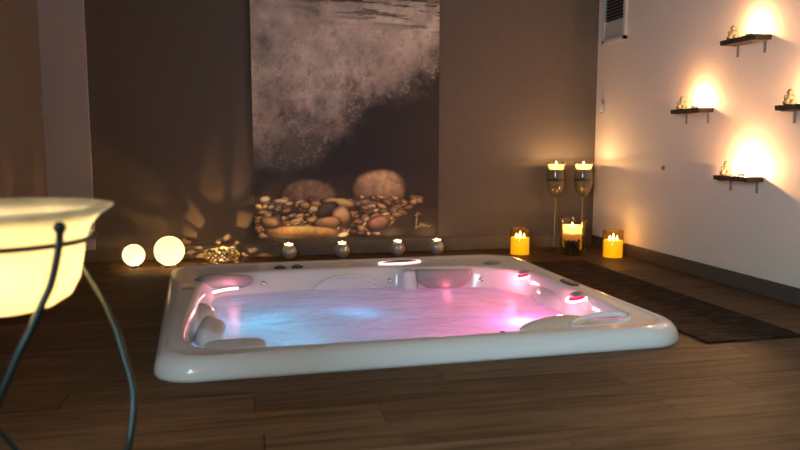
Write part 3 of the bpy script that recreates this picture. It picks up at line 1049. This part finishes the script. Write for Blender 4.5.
# ------------------------------------------------------------------ glass candle stands, hurricane vase and amber candles, right corner
dark_sand = plain('dark_decor_sand', (0.05, 0.042, 0.042), 0.8, noise=0.4, nscale=220)
white_beads = translucent('clear_glass_beads', (0.50, 0.42, 0.28), (0.7, 0.55, 0.3), 0.5, 0.15, 0.5, 160)
wax = translucent('ivory_pillar_wax', (0.90, 0.74, 0.48), (1.0, 0.68, 0.34), 0.45)
def make_stand():
    root = empty('glass_candle_stand')
    latheo('foot', [(0, 0), (0.062, 0), (0.062, 0.004), (0.03, 0.010), (0.010, 0.022), (0, 0.022)], M['glass'], root, 32)
    sb = bmesh.new()
    pr = [(0.006, 0.02)]
    for k in range(40):
        z = 0.03 + 0.37 * k / 39
        pr.append((0.0055 + 0.0025 * math.sin(k * 1.25) ** 2, z))
    lathe(sb, pr, 16)
    obj('stem', sb, plain('twisted_glass_stem', (0.26, 0.22, 0.17), 0.10, 0.4), root, (0, 0, 0), True)
    bowl = [(0.010, 0.40), (0.030, 0.415), (0.056, 0.450), (0.070, 0.500), (0.070, 0.555), (0.062, 0.610), (0.066, 0.640), (0.078, 0.655)]
    inner = [(r - 0.0025, z + 0.002) for r, z in bowl[::-1]]
    latheo('glass_bowl', bowl + inner[:-1] + [(0, 0.405)], M['smoke_glass'], root, 40)
    latheo('beads', [(0, 0.412), (0.026, 0.417), (0.052, 0.452), (0.065, 0.500), (0.064, 0.520), (0, 0.522)], white_beads, root, 32)
    latheo('dark_sand', [(0, 0.5225), (0.064, 0.5205), (0.066, 0.532), (0.066, 0.538), (0, 0.540)], dark_sand, root, 32)
    latheo('candle', [(0, 0.606), (0.050, 0.606), (0.056, 0.612), (0.059, 0.630), (0.064, 0.642)], wax, root, 32)
    flame(root, 0.614, 1.6)
    latheo('sand', [(0, 0.541), (0.066, 0.5385), (0.064, 0.556), (0.059, 0.590), (0.058, 0.604), (0, 0.605)], plain('blue_grey_sand', (0.20, 0.18, 0.18), 0.7, noise=0.3, nscale=200), root, 32)
    return root
gs = make_stand()
gl_lab = ['tall stemmed glass candle stand in the corner, the left of the pair', 'tall stemmed glass candle stand in the corner, the right of the pair']
for i, (x, y) in enumerate(((2.295, 4.965), (2.505, 4.945))):
    g = gs if i == 0 else copy_tree(gs)
    g.location = (x, y, 0)
    tag(g, gl_lab[i], 'candle stand', 'tall glass candle stands')
    light('stand_candle_glow', (x, y, 0.646), 2.4, WARM, 0.006)

vs = empty('hurricane_vase', (2.325, 4.735, 0))
tag(vs, 'flared clear glass vase with a thick candle standing in dark pebbles', 'vase')
bowl = [(0.0, 0.003), (0.070, 0.002), (0.080, 0.012), (0.084, 0.04), (0.086, 0.12), (0.090, 0.20), (0.098, 0.245), (0.108, 0.262)]
latheo('glass', bowl + [(r - 0.003, z + 0.001) for r, z in bowl[:0:-1]] + [(0, 0.008)], M['smoke_glass'], vs, 44)
latheo('candle', [(0, 0.105), (0.060, 0.105), (0.063, 0.112), (0.064, 0.190), (0.070, 0.215)], wax, vs, 32)
flame(vs, 0.165, 2.2)
latheo('wax_pool', [(0, 0.158), (0.064, 0.158)], wax, vs, 32)
pb = bmesh.new()
rr = random.Random(8)
for k in range(230):
    a, r_ = rr.uniform(0, 2 * PI), 0.070 * math.sqrt(rr.random())
    z = 0.020 + rr.random() * (0.095 if r_ > 0.056 else 0.070)
    s = rr.uniform(0.010, 0.015)
    mm = Matrix.Translation((r_ * math.cos(a), r_ * math.sin(a), z)) @ Matrix.Rotation(rr.uniform(0, 6), 4, 'X') @ Matrix.Rotation(rr.uniform(0, 6), 4, 'Z')
    superell(pb, s, s * 0.75, s * 0.6, 1, 1, 8, 6, mm)
pbo = obj('pebbles', pb, plain('dark_pebbles', (0.045, 0.028, 0.022), 0.4, noise=0.5, nscale=40), vs, (0, 0, 0), True)
pbo['kind'] = 'stuff'
light('vase_candle_glow', (2.325, 4.735, 0.205), 1.5, WARM, 0.008)

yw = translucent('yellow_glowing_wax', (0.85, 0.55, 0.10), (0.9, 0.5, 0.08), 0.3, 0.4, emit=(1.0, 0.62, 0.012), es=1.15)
def make_amber():
    root = empty('amber_glass_candle')
    latheo('wax', [(0, 0.003), (0.066, 0.003), (0.067, 0.006), (0.067, 0.118), (0.063, 0.122), (0.05, 0.114), (0, 0.112)], yw, root, 36)
    gp = [(0.0, 0.0), (0.070, 0.0), (0.072, 0.004), (0.072, 0.190), (0.0705, 0.191), (0.0695, 0.189), (0.0695, 0.003), (0, 0.002)]
    latheo('glass_cylinder', gp, M['amber_glass'], root, 40)
    for k, (x, y, s) in enumerate(((0, 0, 1.7), (0.026, -0.010, 1.2), (-0.026, 0.006, 1.2))):
        flame(root, 0.116, s, x, y)
    return root
am = make_amber()
for i, (x, y, lab, rz) in enumerate(((1.972, 4.845, 'yellow amber-glass candle on the floor between the tub and the tall candle stands', 0), (2.56, 4.575, 'yellow amber-glass candle on the floor against the right wall skirting', 0.2))):
    a = am if i == 0 else copy_tree(am)
    a.location = (x, y, 0)
    a.rotation_euler = (0, 0, rz)
    tag(a, lab, 'candle', 'amber glass candles')
    light('amber_candle_glow', (x, y, 0.165), 0.6, (1.0, 0.55, 0.16), 0.012)

# ------------------------------------------------------------------ alabaster bowl lamp on its iron stand, near left
LX, LY = -0.416, 1.366
lamp = empty('bowl_lamp', (LX, LY, 0))
tag(lamp, 'glowing alabaster glass bowl lamp on a curved dark iron tripod, near left', 'lamp')
alab = translucent('alabaster_glass', (0.82, 0.72, 0.52), (1.0, 0.90, 0.68), 0.78, 0.25, 0.30, 7)
bowl = [(0, 0.508), (0.05, 0.509), (0.090, 0.515), (0.117, 0.532), (0.132, 0.560), (0.139, 0.595), (0.144, 0.628), (0.155, 0.655), (0.172, 0.675), (0.193, 0.688)]
inn = [(0.194, 0.691)] + [(r - 0.004, z + 0.004) for r, z in bowl[::-1] if r > 0.02] + [(0, 0.513)]
latheo('glass_bowl', bowl + inn, alab, lamp, 64)
iron = plain('dark_green_iron', (0.018, 0.030, 0.030), 0.3, 0.6)
bm = bmesh.new()
tube(bm, [Vector((0.152 * math.cos(2 * PI * k / 64), 0.152 * math.sin(2 * PI * k / 64), 0.632)) for k in range(64)], 0.0052, 10, True)
obj('ring', bm, iron, lamp, (0, 0, 0), True)
legs = [[(0.130, -0.112, 0.661), (0.126, -0.112, 0.627), (0.113, -0.115, 0.573), (0.1, -0.118, 0.543), (0.081, -0.124, 0.499), (0.062, -0.13, 0.462), (0.034, -0.14, 0.395), (0.006, -0.145, 0.329), (-0.021, -0.14, 0.246), (-0.04, -0.12, 0.117), (-0.03, -0.11, 0.0)],
        [(0.034, 0.170, 0.652), (0.045, 0.158, 0.632), (0.082, 0.138, 0.592), (0.112, 0.13, 0.56), (0.132, 0.12, 0.528), (0.152, 0.105, 0.496), (0.175, 0.085, 0.446), (0.194, 0.06, 0.39), (0.209, 0.035, 0.344), (0.212, 0.02, 0.31), (0.209, 0, 0.269), (0.201, -0.01, 0.232), (0.173, -0.02, 0.147), (0.156, -0.02, 0.0)],
        [(-0.168, 0.034, 0.652), (-0.160, 0.038, 0.62), (-0.164, 0.045, 0.58), (-0.162, 0.06, 0.502), (-0.134, 0.08, 0.402), (-0.091, 0.095, 0.317), (-0.046, 0.105, 0.25), (-0.018, 0.11, 0.203), (0.014, 0.11, 0.12), (0.029, 0.1, 0.0)]]
for lg in legs:
    bm = bmesh.new()
    pth = catmull(lg, 8)
    tube(bm, pth, 0.0066, 10)
    L_ = obj('leg', bm, iron, lamp, (0, 0, 0), True)
    kb = bmesh.new()
    superell(kb, 0.0105, 0.0105, 0.0105, 1, 1, 16, 10)
    obj('knob', kb, iron, L_, Vector(lg[0]) + Vector((0, 0, 0.002)), True)
kb = bmesh.new(); superell(kb, 0.0095, 0.0095, 0.0095, 1, 1, 16, 10)
obj('knob', kb, iron, lamp, (0.152, 0.025, 0.634), True)
light('bowl_lamp_bulb', (LX, LY, 0.552), 30.0, (1.0, 0.76, 0.45), 0.03)
